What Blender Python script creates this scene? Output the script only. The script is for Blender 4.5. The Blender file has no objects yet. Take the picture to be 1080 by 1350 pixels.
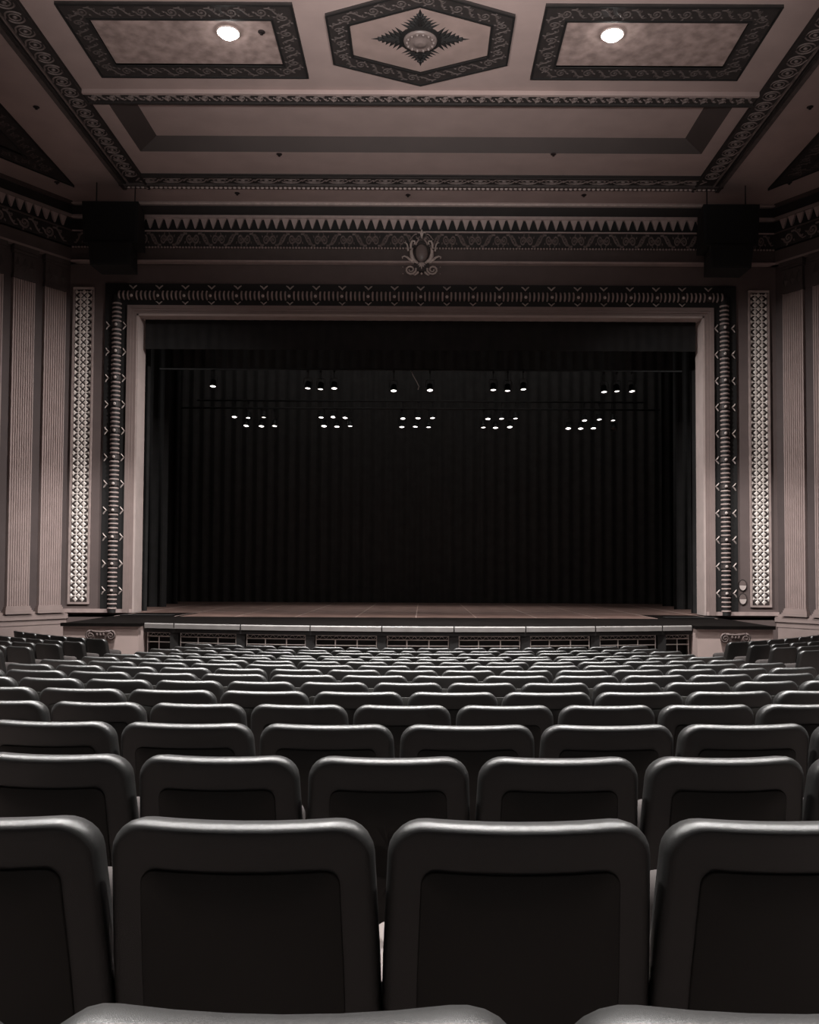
import bpy, math, random
from mathutils import Vector, Matrix, Euler
random.seed(7)
S = bpy.context.scene
col = S.collection
PI = math.pi
R_ = math.radians

# ------------------------------------------------------------------ camera
cd = bpy.data.cameras.new('camera')
cd.sensor_fit = 'HORIZONTAL'; cd.sensor_width = 36.0
cd.lens = 1170 / 1080 * 36
cd.shift_x = -18 / 1080; cd.shift_y = 39.1 / 1080
cd.clip_start = .05; cd.clip_end = 200
cam = bpy.data.objects.new('camera', cd); col.objects.link(cam)
CAM_M = Matrix.Translation((.1, 0, 1.35)) @ Matrix.Rotation(R_(92), 4, 'X') @ Matrix.Rotation(R_(.28), 4, 'Z')
cam.matrix_world = CAM_M
S.camera = cam

# ------------------------------------------------------------------ world, light, exposure
w = bpy.data.worlds.new('world'); S.world = w; w.use_nodes = True
w.node_tree.nodes['Background'].inputs[0].default_value = (.5, .48, .47, 1)
w.node_tree.nodes['Background'].inputs[1].default_value = .02
S.view_settings.view_transform = 'Standard'; S.view_settings.look = 'None'
S.view_settings.gamma = 1; S.view_settings.use_curve_mapping = False
S.view_settings.exposure = 0
S.cycles.use_denoising = True
S.cycles.max_bounces = 6
S.cycles.sample_clamp_indirect = 4

def spot(name, loc, target, watts, cone, blend, size=.2, color=(1, .97, .945)):
    l = bpy.data.lights.new(name, 'SPOT'); l.energy = watts; l.spot_size = R_(cone); l.spot_blend = blend
    l.shadow_soft_size = size; l.color = color
    o = bpy.data.objects.new(name, l); col.objects.link(o); o.location = loc
    o.rotation_euler = (Vector(target) - Vector(loc)).to_track_quat('-Z', 'Y').to_euler()
    return o
def area(name, loc, target, watts, sx, sy, color=(1, .97, .94)):
    l = bpy.data.lights.new(name, 'AREA'); l.shape = 'RECTANGLE'; l.size = sx; l.size_y = sy; l.energy = watts; l.color = color
    o = bpy.data.objects.new(name, l); col.objects.link(o); o.location = loc
    o.rotation_euler = (Vector(target) - Vector(loc)).to_track_quat('-Z', 'Y').to_euler()
    return o
LAMP_Y = 16.2
# house downlights: one pair in view, two more pairs over the rear stalls above the field of view
for yy, ww, cone in ((LAMP_Y, 9500, 84), (10.3, 13000, 84), (4.4, 15000, 84)):
    for sx in (-1, 1):
        spot('house_downlight', (sx * 3.58, yy, 11.22), (sx * 3.58, yy, 0), ww, cone, .8, .2)
# added unseen spots to brighten the walls beside the stage
for sx in (-1, 1):
    spot('wall_wash_lamp', (sx * 6.6, 14.2, 11.2), (-sx * 8.8, 22.6, 3.0), 11000, 38, 1, .2)
    spot('wall_wash_lamp', (sx * 4.6, 15.0, 11.2), (sx * 9.1, 24, 1.0), 6000, 24, 1, .15)
# added uplights without any fixture, to brighten the ceiling
for sx in (-1, 1):
    spot('balcony_uplight', (sx * 2.2, 5.0, 4.6), (sx * 2.0, 12.6, 11.4), 4500, 62, 1, .3)
# added dim fill behind the camera, lifts the black seat backs
area('rear_aisle_lamp', (0, -3.6, 3.2), (0, 3, 1), 1.8, 9, 1.2)
# stage wash lamps of the lighting bars, plus an added fill for the drapes
for x in (-5.2, -2.6, 0, 2.6, 5.2):
    spot('stage_wash', (x, 27.3, 6.6), (x * .8, 27.2, .2), 300, 70, 1, .2)
area('stage_work_lamp', (0, 30.0, 11.5), (0, 33, 2), 70, 16, 1.0)
for sx in (-1, 1):
    area('wing_work_lamp', (sx * 10.6, 26.6, 6), (-sx * 2, 33, 5), 22, 2, 4)  # added side fills in the wings, lifting the dark drapes

# ------------------------------------------------------------------ materials
def mat(name, color, rough=.6, var=.0, scale=8, bump=0, bscale=60, spec=.5, metal=0, emit=None, color2=None, coat=0):
    m = bpy.data.materials.new(name); m.use_nodes = True
    nt = m.node_tree; b = nt.nodes['Principled BSDF']
    b.inputs['Base Color'].default_value = (*color, 1)
    b.inputs['Roughness'].default_value = rough
    b.inputs['Specular IOR Level'].default_value = spec
    b.inputs['Metallic'].default_value = metal
    if coat: b.inputs['Coat Weight'].default_value = coat
    tc = nt.nodes.new('ShaderNodeTexCoord')
    if var or color2:
        n = nt.nodes.new('ShaderNodeTexNoise'); n.inputs['Scale'].default_value = scale; n.inputs['Detail'].default_value = 6
        nt.links.new(tc.outputs['Object'], n.inputs['Vector'])
        r = nt.nodes.new('ShaderNodeValToRGB')
        c2 = color2 or tuple(c * (1 + var) for c in color)
        c1 = color if color2 else tuple(c * (1 - var) for c in color)
        r.color_ramp.elements[0].position = .35; r.color_ramp.elements[1].position = .65
        r.color_ramp.elements[0].color = (*c1, 1); r.color_ramp.elements[1].color = (*c2, 1)
        nt.links.new(n.outputs['Fac'], r.inputs['Fac']); nt.links.new(r.outputs['Color'], b.inputs['Base Color'])
    if bump:
        n2 = nt.nodes.new('ShaderNodeTexNoise'); n2.inputs['Scale'].default_value = bscale; n2.inputs['Detail'].default_value = 3
        nt.links.new(tc.outputs['Object'], n2.inputs['Vector'])
        bp = nt.nodes.new('ShaderNodeBump'); bp.inputs['Strength'].default_value = bump; bp.inputs['Distance'].default_value = .004
        nt.links.new(n2.outputs['Fac'], bp.inputs['Height']); nt.links.new(bp.outputs['Normal'], b.inputs['Normal'])
    if emit:
        b.inputs['Emission Color'].default_value = (*emit[0], 1); b.inputs['Emission Strength'].default_value = emit[1]
    return m
M = {}
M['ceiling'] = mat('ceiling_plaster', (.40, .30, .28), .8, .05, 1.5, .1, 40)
M['coffer_side'] = mat('coffer_side_paint', (.065, .049, .046), .8, .05, 1.5)  # coffer sides, much darker than its roof
M['field'] = mat('stone_field', (.24, .175, .16), .8, color2=(.42, .31, .285), scale=4)
M['hexfield'] = mat('hexagon_field', (.30, .22, .20), .8, color2=(.37, .27, .245), scale=2)
M['frame_dark'] = mat('dark_stencil_frame', (.028, .022, .021), .7, .15, 5)
M['frame_scroll'] = mat('stencil_scroll', (.085, .066, .062), .7, .2, 6)
M['black_line'] = mat('black_fillet', (.012, .011, .011), .6)
M['band_bg'] = mat('carved_band_ground', (.03, .024, .023), .7, .15, 6)
M['band_relief'] = mat('carved_band_relief', (.20, .155, .145), .6, .2, 8)
M['gilt'] = mat('gilded_moulding', (.62, .51, .47), .45, .15, 10)
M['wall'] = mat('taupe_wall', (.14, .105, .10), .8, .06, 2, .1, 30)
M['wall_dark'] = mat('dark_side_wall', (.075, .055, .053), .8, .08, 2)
M['fascia'] = mat('dark_fascia', (.10, .075, .07), .75, .08, 3)
M['cove'] = mat('cornice_cove', (.03, .024, .023), .75, .08, 3)
M['cornice_line'] = mat('cornice_moulding', (.46, .355, .335), .6, .08, 6)
M['black'] = mat('black_ground', (.012, .011, .011), .7)
M['rib'] = mat('ribbed_moulding', (.40, .31, .29), .6, .1, 6)
M['clasp'] = mat('dark_clasp', (.05, .038, .036), .6)
M['ivory'] = mat('ivory_relief', (.62, .53, .50), .5)
M['mould'] = mat('proscenium_moulding', (.27, .205, .19), .65, .05, 3)
M['mould_light'] = mat('proscenium_reveal', (.52, .425, .40), .6, .05, 3)
M['grille'] = mat('pale_grille', (.86, .78, .73), .4, .08, 9)
M['grille_frame'] = mat('grille_frame', (.42, .33, .31), .5, .15, 6)
M['pilaster'] = mat('pilaster_plaster', (.32, .245, .23), .7, .05, 3)
M['capital'] = mat('dark_capital', (.07, .053, .05), .7, .1, 5)
M['white_wall'] = mat('pale_stage_wall', (.55, .43, .40), .8, .04, 3)
M['lower_wall'] = mat('lower_wall', (.28, .215, .20), .8, .06, 3)
M['bracket'] = mat('bracket_plaster', (.14, .105, .098), .7, .2, 10)
M['stage_wood'] = mat('stage_boards', (.17, .108, .092), .5, color2=(.28, .18, .152), scale=1.1, bump=.1, bscale=20)
M['tape'] = mat('pale_tape', (.55, .42, .38), .6)
M['stage_black'] = mat('stage_black_floor', (.009, .0075, .007), .9, .2, 3, spec=.03)
M['nosing'] = mat('pale_stage_nosing', (.27, .255, .247), .5, .1, 4)
M['drape'] = mat('black_drape', (.06, .058, .057), .9, .1, 3, spec=.1)
M['valance'] = mat('black_valance', (.026, .025, .025), .9, .1, 3, spec=.1)
M['steel'] = mat('grey_steel', (.75, .68, .65), .5)
M['pipe'] = mat('dark_pipe', (.02, .018, .018), .5)
M['lamp_body'] = mat('black_lamp_body', (.02, .02, .02), .4)
M['lens'] = mat('lit_lens', (.9, .9, .9), .3, emit=((1, .93, .90), 4))
M['bulb'] = mat('lit_downlight', (.9, .9, .9), .3, emit=((1, .98, .95), 45))
M['speaker'] = mat('black_speaker', (.018, .018, .018), .7, spec=.2)
M['speaker_grille'] = mat('black_speaker_grille', (.014, .014, .014), .8, spec=.2, bump=.3, bscale=200)
M['sprinkler'] = mat('dark_sprinkler', (.05, .04, .04), .4, metal=.6)
M['vinyl'] = mat('black_vinyl', (.006, .0058, .0055), .42, bump=.3, bscale=900, spec=.85)
M['vinyl_panel'] = mat('black_back_panel', (.017, .016, .0143), .5, bump=.25, bscale=800, spec=.4)
M['cushion'] = mat('dark_cushion', (.02, .015, .014), .9, .1, 20)
M['arm'] = mat('pale_armrest', (.085, .07, .065), .6, .06, 12)
M['iron'] = mat('black_iron', (.02, .018, .018), .45)
M['carpet'] = mat('brown_floor', (.06, .046, .042), .9, .15, 5)
M['boss'] = mat('bronze_boss', (.20, .155, .145), .35)

# ------------------------------------------------------------------ mesh helpers
class MB:
    def __init__(s): s.v = []; s.f = []; s.smooth = False
    def add(s, vs, fs):
        n = len(s.v); s.v += [tuple(v) for v in vs]; s.f += [tuple(i + n for i in f) for f in fs]; return s
    def box(s, x0, x1, y0, y1, z0, z1, bev=0):
        if not bev:
            vs = [(x, y, z) for z in (z0, z1) for y in (y0, y1) for x in (x0, x1)]
            return s.add(vs, [(0, 2, 3, 1), (4, 5, 7, 6), (0, 1, 5, 4), (2, 6, 7, 3), (0, 4, 6, 2), (1, 3, 7, 5)])
        b = bev; rings = []
        for z, i in ((z0, b), (z0 + b, 0), (z1 - b, 0), (z1, b)):
            k = b
            X0, X1, Y0, Y1 = x0 + i, x1 - i, y0 + i, y1 - i
            rings.append([(X0 + k, Y0, z), (X1 - k, Y0, z), (X1, Y0 + k, z), (X1, Y1 - k, z), (X1 - k, Y1, z), (X0 + k, Y1, z), (X0, Y1 - k, z), (X0, Y0 + k, z)])
        return s.loft(rings, True, True)
    def loft(s, rings, cap0=False, cap1=False, closed=True):
        n = len(rings[0]); vs = [p for r in rings for p in r]; fs = []
        for k in range(len(rings) - 1):
            for i in range(n if closed else n - 1):
                j = (i + 1) % n
                fs.append((k * n + i, k * n + j, (k + 1) * n + j, (k + 1) * n + i))
        if cap0: fs.append(tuple(range(n))[::-1])
        if cap1: fs.append(tuple((len(rings) - 1) * n + i for i in range(n)))
        return s.add(vs, fs)
    def prism(s, poly, z0, z1):       # poly in xy
        return s.loft([[(x, y, z0) for x, y in poly], [(x, y, z1) for x, y in poly]], True, True)
    def lathe(s, prof, n=16, cx=0, cy=0, cz=0, axis='Z'):
        rings = []
        for r, h in prof:
            ring = []
            for i in range(n):
                a = 2 * PI * i / n; c, d = r * math.cos(a), r * math.sin(a)
                ring.append({'Z': (cx + c, cy + d, cz + h), 'Y': (cx + c, cy - h, cz + d), 'X': (cx + h, cy + c, cz + d)}[axis])
            rings.append(ring)
        return s.loft(rings, True, True)
    def tube(s, pts, r, n=4, flat=1.0, up=(0, 0, 1)):
        pts = [Vector(p) for p in pts]; rings = []; up = Vector(up)
        for i, p in enumerate(pts):
            t = (pts[min(i + 1, len(pts) - 1)] - pts[max(i - 1, 0)]).normalized()
            u = up if abs(t.dot(up)) < .95 else Vector((1, 0, 0)) if abs(t.x) < .9 else Vector((0, 1, 0))
            a = t.cross(u).normalized(); b = a.cross(t).normalized()
            rr = r[i] if isinstance(r, (list, tuple)) else r
            rings.append([tuple(p + a * (rr * math.cos(2 * PI * k / n)) + b * (rr * flat * math.sin(2 * PI * k / n))) for k in range(n)])
        return s.loft(rings, True, True)
    def ball(s, c, rx, ry, rz, n=10, m=6):
        rings = []
        for j in range(m + 1):
            a = -PI / 2 + PI * j / m
            q = max(math.cos(a), .02)
            rings.append([(c[0] + rx * q * math.cos(2 * PI * i / n), c[1] + ry * q * math.sin(2 * PI * i / n), c[2] + rz * math.sin(a)) for i in range(n)])
        return s.loft(rings, True, True)
    def mesh(s, name, smooth=False):
        me = bpy.data.meshes.new(name); me.from_pydata(s.v, [], s.f); me.validate()
        import bmesh
        bm = bmesh.new(); bm.from_mesh(me); bmesh.ops.recalc_face_normals(bm, faces=bm.faces); bm.to_mesh(me); bm.free()
        if smooth or s.smooth:
            for p in me.polygons: p.use_smooth = True
        return me
    def build(s, name, m, parent=None, smooth=False, kind=None):
        return put(s.mesh(name, smooth), name, m, parent, kind=kind)
def put(me, name, m, parent=None, loc=None, rot=None, scale=None, kind=None):
    if m is not None and not me.materials: me.materials.append(m)
    o = bpy.data.objects.new(name, me); col.objects.link(o)
    if parent: o.parent = parent
    if loc: o.location = loc
    if rot: o.rotation_euler = rot
    if scale: o.scale = scale if not isinstance(scale, (int, float)) else (scale,) * 3
    if kind: o['kind'] = kind
    return o
def tag(o, label=None, cat=None, group=None, kind=None):
    if label: o['label'] = label
    if cat: o['category'] = cat
    if group: o['group'] = group
    if kind: o['kind'] = kind
    return o
def thing(name, label, cat, loc=(0, 0, 0), rotz=0, group=None):
    o = bpy.data.objects.new(name, None); col.objects.link(o); o.empty_display_size = .1
    o.location = loc; o.rotation_euler = (0, 0, rotz)
    return tag(o, label, cat, group)
def struct(o, label=None):
    o['kind'] = 'structure'
    if label: o['label'] = label
    return o
def box_obj(name, m, parent, *a, bev=0): return MB().box(*a, bev=bev).build(name, m, parent)
CEIL = (PI, 0, 0)          # relief +Z turned to hang below a ceiling
WALLF = (PI / 2, 0, 0)     # relief +Z turned to face the audience (-Y)

# ------------------------------------------------------------------ dimensions
ZC = 11.43          # ceiling
PY = 24.0           # proscenium wall
ZS = .233           # stage floor
CL, CR = -9.58, 9.70  # corners of proscenium wall and side walls
SPL = (.573, .819)  # direction of the splayed side walls (towards the audience)
ARC_C = 24.5        # centre of the seating arcs
rowY = [.845] + [1.79 + .866 * k for k in range(15)]
rowZ = [.934] + [.857 - .0516 * k for k in range(11)] + [.286, .248, .205, .177]
CH = .90
def floor_z(x, y):
    r = math.hypot(x, ARC_C - y)
    if y > ARC_C: return rowZ[-1] - CH
    yy = ARC_C - r
    if yy <= rowY[0]: return rowZ[0] - CH + .06 * (rowY[0] - yy)
    for k in range(len(rowY) - 1):
        if yy <= rowY[k + 1]:
            t = (yy - rowY[k]) / (rowY[k + 1] - rowY[k])
            return (rowZ[k] * (1 - t) + rowZ[k + 1] * t) - CH
    return rowZ[-1] - CH
ZF = rowZ[-1] - CH     # level floor before the stage

# ------------------------------------------------------------------ floor, walls, ceiling
mb = MB(); NX, NY = 54, 54
xs = [-14.2 + 28.4 * i / NX for i in range(NX + 1)]; ys = [-4 + 24.0 * j / NY for j in range(NY + 1)]
mb.add([(x, y, floor_z(x, y)) for y in ys for x in xs], [(j * (NX + 1) + i, j * (NX + 1) + i + 1, (j + 1) * (NX + 1) + i + 1, (j + 1) * (NX + 1) + i) for j in range(NY) for i in range(NX)])
struct(mb.build('floor', M['carpet'], smooth=True), 'raked brown floor under the rows of seats')

# ceiling with a sunk coffer
c = MB()
CX0, CX1, CY0, CY1, CD = -6.74, 6.74, 18.72, 20.98, .33
for (a, b, d, e) in ((-14.2, 14.2, -4, CY0), (-14.2, 14.2, CY1, 24.3), (-14.2, CX0, CY0, CY1), (CX1, 14.2, CY0, CY1)):
    c.add([(a, d, ZC), (b, d, ZC), (b, e, ZC), (a, e, ZC)], [(0, 1, 2, 3)])
ceiling = struct(c.build('ceiling', M['ceiling']), 'mauve plaster ceiling with a long sunk coffer before the stage')
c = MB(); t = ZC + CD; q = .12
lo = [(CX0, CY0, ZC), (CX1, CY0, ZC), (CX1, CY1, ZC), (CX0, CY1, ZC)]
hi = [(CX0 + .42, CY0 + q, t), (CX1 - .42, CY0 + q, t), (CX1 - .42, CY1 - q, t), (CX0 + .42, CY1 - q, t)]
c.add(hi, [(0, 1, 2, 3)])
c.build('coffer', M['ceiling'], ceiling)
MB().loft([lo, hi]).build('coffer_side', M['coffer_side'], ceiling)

# proscenium wall with its opening
OX, OZ = 7.74, 8.37
g = MB()
g.box(CL - .2, -OX, PY, PY + .6, ZF, ZC); g.box(OX, CR + .2, PY, PY + .6, ZF, ZC); g.box(-OX, OX, PY, PY + .6, OZ, ZC)
wf = struct(g.build('wall_front', M['wall']), 'taupe proscenium wall around the stage opening')
g = MB(); g.box(-OX - .01, -OX + .05, PY - .03, PY + .62, ZS, OZ); g.box(OX - .05, OX + .01, PY - .03, PY + .62, ZS, OZ); g.box(-OX, OX, PY - .03, PY + .62, OZ - .05, OZ + .01)
g.build('reveal', M['mould_light'], wf)
# plinth line at the foot of the proscenium wall
for a, b in ((CL, -OX), (OX, CR)): box_obj('plinth', M['cornice_line'], wf, a, b, PY - .06, PY, ZS, ZS + .1)

# side walls: splayed beside the proscenium, then straight towards the rear
def side_pt(side, s, out=0):
    c0 = CL if side < 0 else CR
    return (c0 + side * (SPL[0] * s + SPL[1] * out * -1), PY - SPL[1] * s - SPL[0] * out)
def wall_seg(mbx, side, s0, s1, d0, d1, z0, z1):     # a box along the splayed wall, d = distance proud into the room
    P = [side_pt(side, s0, d0), side_pt(side, s1, d0), side_pt(side, s1, d1), side_pt(side, s0, d1)]
    return mbx.prism(P, z0, z1)
SL = 5.4
walls = {}
for side, nm in ((-1, 'left'), (1, 'right')):
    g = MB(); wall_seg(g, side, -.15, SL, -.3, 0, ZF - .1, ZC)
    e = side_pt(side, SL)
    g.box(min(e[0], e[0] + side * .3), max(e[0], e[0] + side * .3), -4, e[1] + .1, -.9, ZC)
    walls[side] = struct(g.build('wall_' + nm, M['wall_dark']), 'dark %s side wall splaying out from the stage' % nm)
    g = MB(); wall_seg(g, side, .0, SL, 0, .03, ZF - .1, ZS - .1); g.build('lower_panel', M['lower_wall'], walls[side])
    g = MB(); wall_seg(g, side, -.05, SL, 0, .10, ZS - .16, ZS - .02); wall_seg(g, side, -.05, SL, 0, .06, ZS - .02, ZS + .05)
    wall_seg(g, side, -.05, SL, 0, .05, ZS - .30, ZS - .16)
    g.build('dado_rail', M['lower_wall'], walls[side])
MB().box(-14.2, 14.2, -4.2, -4, -.2, ZC).build('wall_back', M['wall_dark'])
struct(bpy.data.objects['wall_back'], 'dark wall behind the rear seats')

# ------------------------------------------------------------------ relief pieces (shared meshes)
def spiral(cx, cy, r0, r1, turns, a0, n=16, sgn=1, z=0):
    return [(cx + (r0 + (r1 - r0) * k / n) * math.cos(a0 + sgn * 2 * PI * turns * k / n), cy + (r0 + (r1 - r0) * k / n) * math.sin(a0 + sgn * 2 * PI * turns * k / n), z) for k in range(n + 1)]
def leaf(mbx, p, ang, ln, wd, h=.04):
    ca, sa = math.cos(ang), math.sin(ang)
    def T(x, y, z): return (p[0] + x * ca - y * sa, p[1] + x * sa + y * ca, p[2] + z)
    mbx.add([T(0, 0, 0), T(ln * .4, wd, 0), T(ln, 0, 0), T(ln * .4, -wd, 0), T(ln * .4, 0, h)], [(0, 1, 4), (1, 2, 4), (2, 3, 4), (3, 0, 4)])
def scroll_mesh(thick=.032, name='scroll'):      # running acanthus scroll, 1.0 long and 0.5 high
    m = MB()
    p = spiral(-.18, 0, .03, .2, 1.6, PI * .2, 15, -1)
    tail = [(-.05, .19, 0), (.1, .2, 0), (.22, .1, 0), (.3, -.06, 0), (.42, -.18, 0), (.55, -.16, 0)]
    m.tube(p, [thick * (.7 + .5 * k / len(p)) for k in range(len(p))], 4, .9)
    m.tube(tail, [thick, thick * 1.2, thick * 1.2, thick, thick * .8, thick * .4], 4, .9)
    m.tube(spiral(.24, .13, .02, .09, 1.1, 0, 8, 1), thick * .7, 4, .9)
    for x, y, a in ((.1, .2, .9), (.25, -.02, -.4), (.36, -.14, .9), (-.38, -.02, 2.6), (-.2, -.2, -2.2), (.02, -.1, -1.0)):
        leaf(m, (x, y, 0), a, .14, .045, .05)
    m.ball((-.18, 0, 0), .04, .04, .04, 6, 4)
    return m.mesh(name)
SCROLL = scroll_mesh()
SCROLL_BIG = scroll_mesh(.04, 'frieze_scroll')
SCROLL_SMALL = scroll_mesh(.045, 'small_scroll')
def rosette_mesh():            # guilloche ring with an inner eye, diameter 1
    m = MB()
    for a0 in (.5, .5 + PI):
        pts = [(.47 * math.cos(a0 + PI * .82 * k / 9), .42 * math.sin(a0 + PI * .82 * k / 9), 0) for k in range(10)]
        pts.append((.58 * math.cos(a0 + PI * .92), .5 * math.sin(a0 + PI * .92), 0))
        m.tube(pts, .045, 4, .9)
    m.tube([(.29 * math.cos(2 * PI * k / 12), .25 * math.sin(2 * PI * k / 12), 0) for k in range(13)], .035, 4, .9)
    m.ball((0, 0, 0), .12, .10, .07, 8, 4)
    return m.mesh('rosette')
ROSETTE = rosette_mesh()

# ------------------------------------------------------------------ ceiling borders
def border(n, label):
    return tag(thing('trim_%d' % n, label, 'ceiling border'), kind='structure')
for n, sx, nm in ((1, -1, 'left'), (2, 1, 'right')):
    tr = border(n, 'dark carved border of rosettes along the %s side of the ceiling' % nm)
    x0, x1 = sorted((sx * 7.09, sx * 7.82))
    box_obj('ground', M['band_bg'], tr, x0, x1, 9.0, 22.95, ZC - .05, ZC + .01)
    def strip(a, b, h, m, nm2='fillet'):
        p, q2 = sorted((sx * a, sx * b)); box_obj(nm2, m, tr, p, q2, 9.0, 22.9, ZC - h, ZC - .04)
    strip(7.09, 7.15, .10, M['frame_dark']); strip(7.55, 7.58, .09, M['band_relief']); strip(7.63, 7.67, .08, M['frame_dark']); strip(7.70, 7.80, .11, M['frame_scroll'], 'bead_moulding')
    for k in range(26):
        put(ROSETTE, 'rosette', M['band_relief'], tr, (sx * 7.35, 22.05 - .42 * k, ZC - .052), (PI, 0, 0), (.36, .40, .45))
tr = border(3, 'dark carved border with a bright beaded edge across the ceiling before the stage')
box_obj('ground', M['band_bg'], tr, -7.82, 7.82, 22.15, 22.95, ZC - .052, ZC + .01)
box_obj('fillet', M['frame_dark'], tr, -7.1, 7.1, 22.15, 22.2, ZC - .10, ZC - .04)
box_obj('fillet', M['frame_scroll'], tr, -7.82, 7.82, 22.60, 22.66, ZC - .11, ZC - .04)
g = MB()
for k in range(130):
    g.ball((-7.74 + 15.48 * k / 129, 22.80, ZC - .07), .055, .04, .04, 6, 4)
box_obj('fillet', M['frame_scroll'], tr, -7.82, 7.82, 22.72, 22.90, ZC - .07, ZC - .04)
g.build('beading', M['mould_light'], tr, True, 'stuff')
for k in range(24):
    put(ROSETTE, 'rosette', M['band_relief'], tr, (-7.0 + 14.0 * k / 23, 22.40, ZC - .055), (PI, 0, (k % 2) * PI), (.55, .33, .45))
tr = border(4, 'narrow carved band across the ceiling between the patterned panels and the coffer')
box_obj('ground', M['band_bg'], tr, -7.09, 7.09, 18.27, 18.64, ZC - .06, ZC + .01)
box_obj('fillet', M['ceiling'], tr, -7.09, 7.09, 18.22, 18.29, ZC - .09, ZC + .01)
box_obj('fillet', M['frame_dark'], tr, -7.09, 7.09, 18.60, 18.66, ZC - .10, ZC - .04)
for k in range(36):
    put(SCROLL_SMALL, 'scroll', M['band_relief'], tr, (-6.85 + 13.7 * k / 35, 18.44, ZC - .062), (PI, 0, 0), (.38, .5, .5))

# patterned ceiling panels
def poly_ring(outer, inner, z0, z1):
    n = len(outer); m = MB()
    m.loft([[(x, y, z1) for x, y in outer], [(x, y, z0) for x, y in outer], [(x, y, z0) for x, y in inner], [(x, y, z1) for x, y in inner]])
    return m
def scale_poly(P, d):          # inset a convex polygon by d
    n = len(P); out = []; cx = sum(p[0] for p in P) / n; cy = sum(p[1] for p in P) / n
    for i in range(n):
        a, b, c2 = Vector(P[i - 1]), Vector(P[i]), Vector(P[(i + 1) % n])
        def line(p, q2):
            dd = (q2 - p).normalized(); nn = Vector((-dd.y, dd.x))
            if nn.dot(Vector((cx, cy)) - p) < 0: nn = -nn
            return p + nn * d, dd
        p1, d1 = line(a, b); p2, d2 = line(b, c2)
        den = d1.x * d2.y - d1.y * d2.x
        tt = ((p2.x - p1.x) * d2.y - (p2.y - p1.y) * d2.x) / den
        out.append(tuple(p1 + d1 * tt))
    return out
def ceil_panel(name, label, outer, wdt, fieldmat, pitch, hgt):
    t = thing(name, label, 'ceiling panel', (sum(p[0] for p in outer) / len(outer), sum(p[1] for p in outer) / len(outer), ZC))
    ox, oy = t.location.x, t.location.y
    P = [(x - ox, y - oy) for x, y in outer]; I = scale_poly(P, wdt)
    poly_ring(P, I, -.05, .01).build('frame', M['frame_dark'], t)
    poly_ring(P, scale_poly(P, .04), -.065, -.045).build('outer_fillet', M['black_line'], t)
    poly_ring(scale_poly(P, wdt - .045), I, -.065, -.015).build('inner_fillet', M['black_line'], t)
    MB().prism(I, -.02, .0).build('field', fieldmat, t)
    mid = scale_poly(P, wdt * .5)
    for i in range(len(mid)):
        a, b = Vector(mid[i]), Vector(mid[(i + 1) % len(mid)]); L = (b - a).length; n = max(1, round(L / pitch)); ang = math.atan2(b.y - a.y, b.x - a.x)
        for k in range(n):
            p = a.lerp(b, (k + .5) / n)
            put(SCROLL, 'scroll', M['frame_scroll'], t, (p.x, p.y, -.052), Euler((PI, 0, ang)), (L / n * .98, hgt, .3))
    return t
ceil_panel('ceiling_panel', 'rectangular ceiling panel with dark scroll frame, left of the hexagon', [(-6.48, 15.36), (-2.27, 15.36), (-2.27, 17.70), (-6.48, 17.70)], .45, M['field'], .52, .6)
ceil_panel('ceiling_panel', 'rectangular ceiling panel with dark scroll frame, right of the hexagon', [(2.23, 15.36), (6.44, 15.36), (6.44, 17.70), (2.23, 17.70)], .45, M['field'], .52, .6)
hexp = ceil_panel('ceiling_panel', 'hexagonal ceiling panel with a cross of acanthus leaves at its centre', [(0, 14.95), (1.72, 15.67), (1.72, 17.20), (0, 17.96), (-1.72, 17.20), (-1.72, 15.67)], .42, M['hexfield'], .48, .56)
for sx, nm in ((-1, 'left'), (1, 'right')):
    P = [(sx * 9.07, 22.87), (sx * 11.35, 19.60), (sx * 11.35, 14.6), (sx * 9.07, 14.6)]
    ceil_panel('ceiling_panel', 'dark-framed tapering ceiling panel over the %s side wall' % nm, P, .55, M['frame_dark'], .5, .6)
# medallion of the hexagon
hy = 16.40 - hexp.location.y
med = MB()
med.lathe([(.02, .1), (.10, .11), (.13, .07), (.17, .08), (.22, .05), (.26, .07), (.31, .06), (.33, .0)], 20)
for k in range(14):
    a = 2 * PI * k / 14; med.ball((.25 * math.cos(a), .25 * math.sin(a), .07), .035, .035, .03, 6, 4)
mo = put(med.mesh('rosette_boss', True), 'rosette_boss', M['boss'], hexp, (0, hy, -.03), CEIL)
MB().lathe([(.40, 0), (.40, -.03), (.34, -.045), (.30, -.03)], 24).build('dark_collar', M['black_line'], hexp).location = (0, hy, -.015)
for k in range(4):
    a = k * PI / 2; L = .88 if k % 2 == 0 else .84
    lf = MB()
    for j in range(6):
        x = .28 + (L - .36) * j / 5; wd = .42 * (1 - j / 6.2)
        for sg in (-1, 1):
            leaf(lf, (x - .05, 0, 0), sg * 1.0, wd * 1.05, .055, .03)
            leaf(lf, (x - .08, 0, 0), sg * .55, wd * .9, .05, .03)
    leaf(lf, (.26, 0, 0), 0, L - .2, .10, .05)
    put(lf.mesh('acanthus_leaf'), 'acanthus_leaf', M['black_line'], hexp, (0, hy, -.021), Euler((PI, 0, a)))

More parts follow.
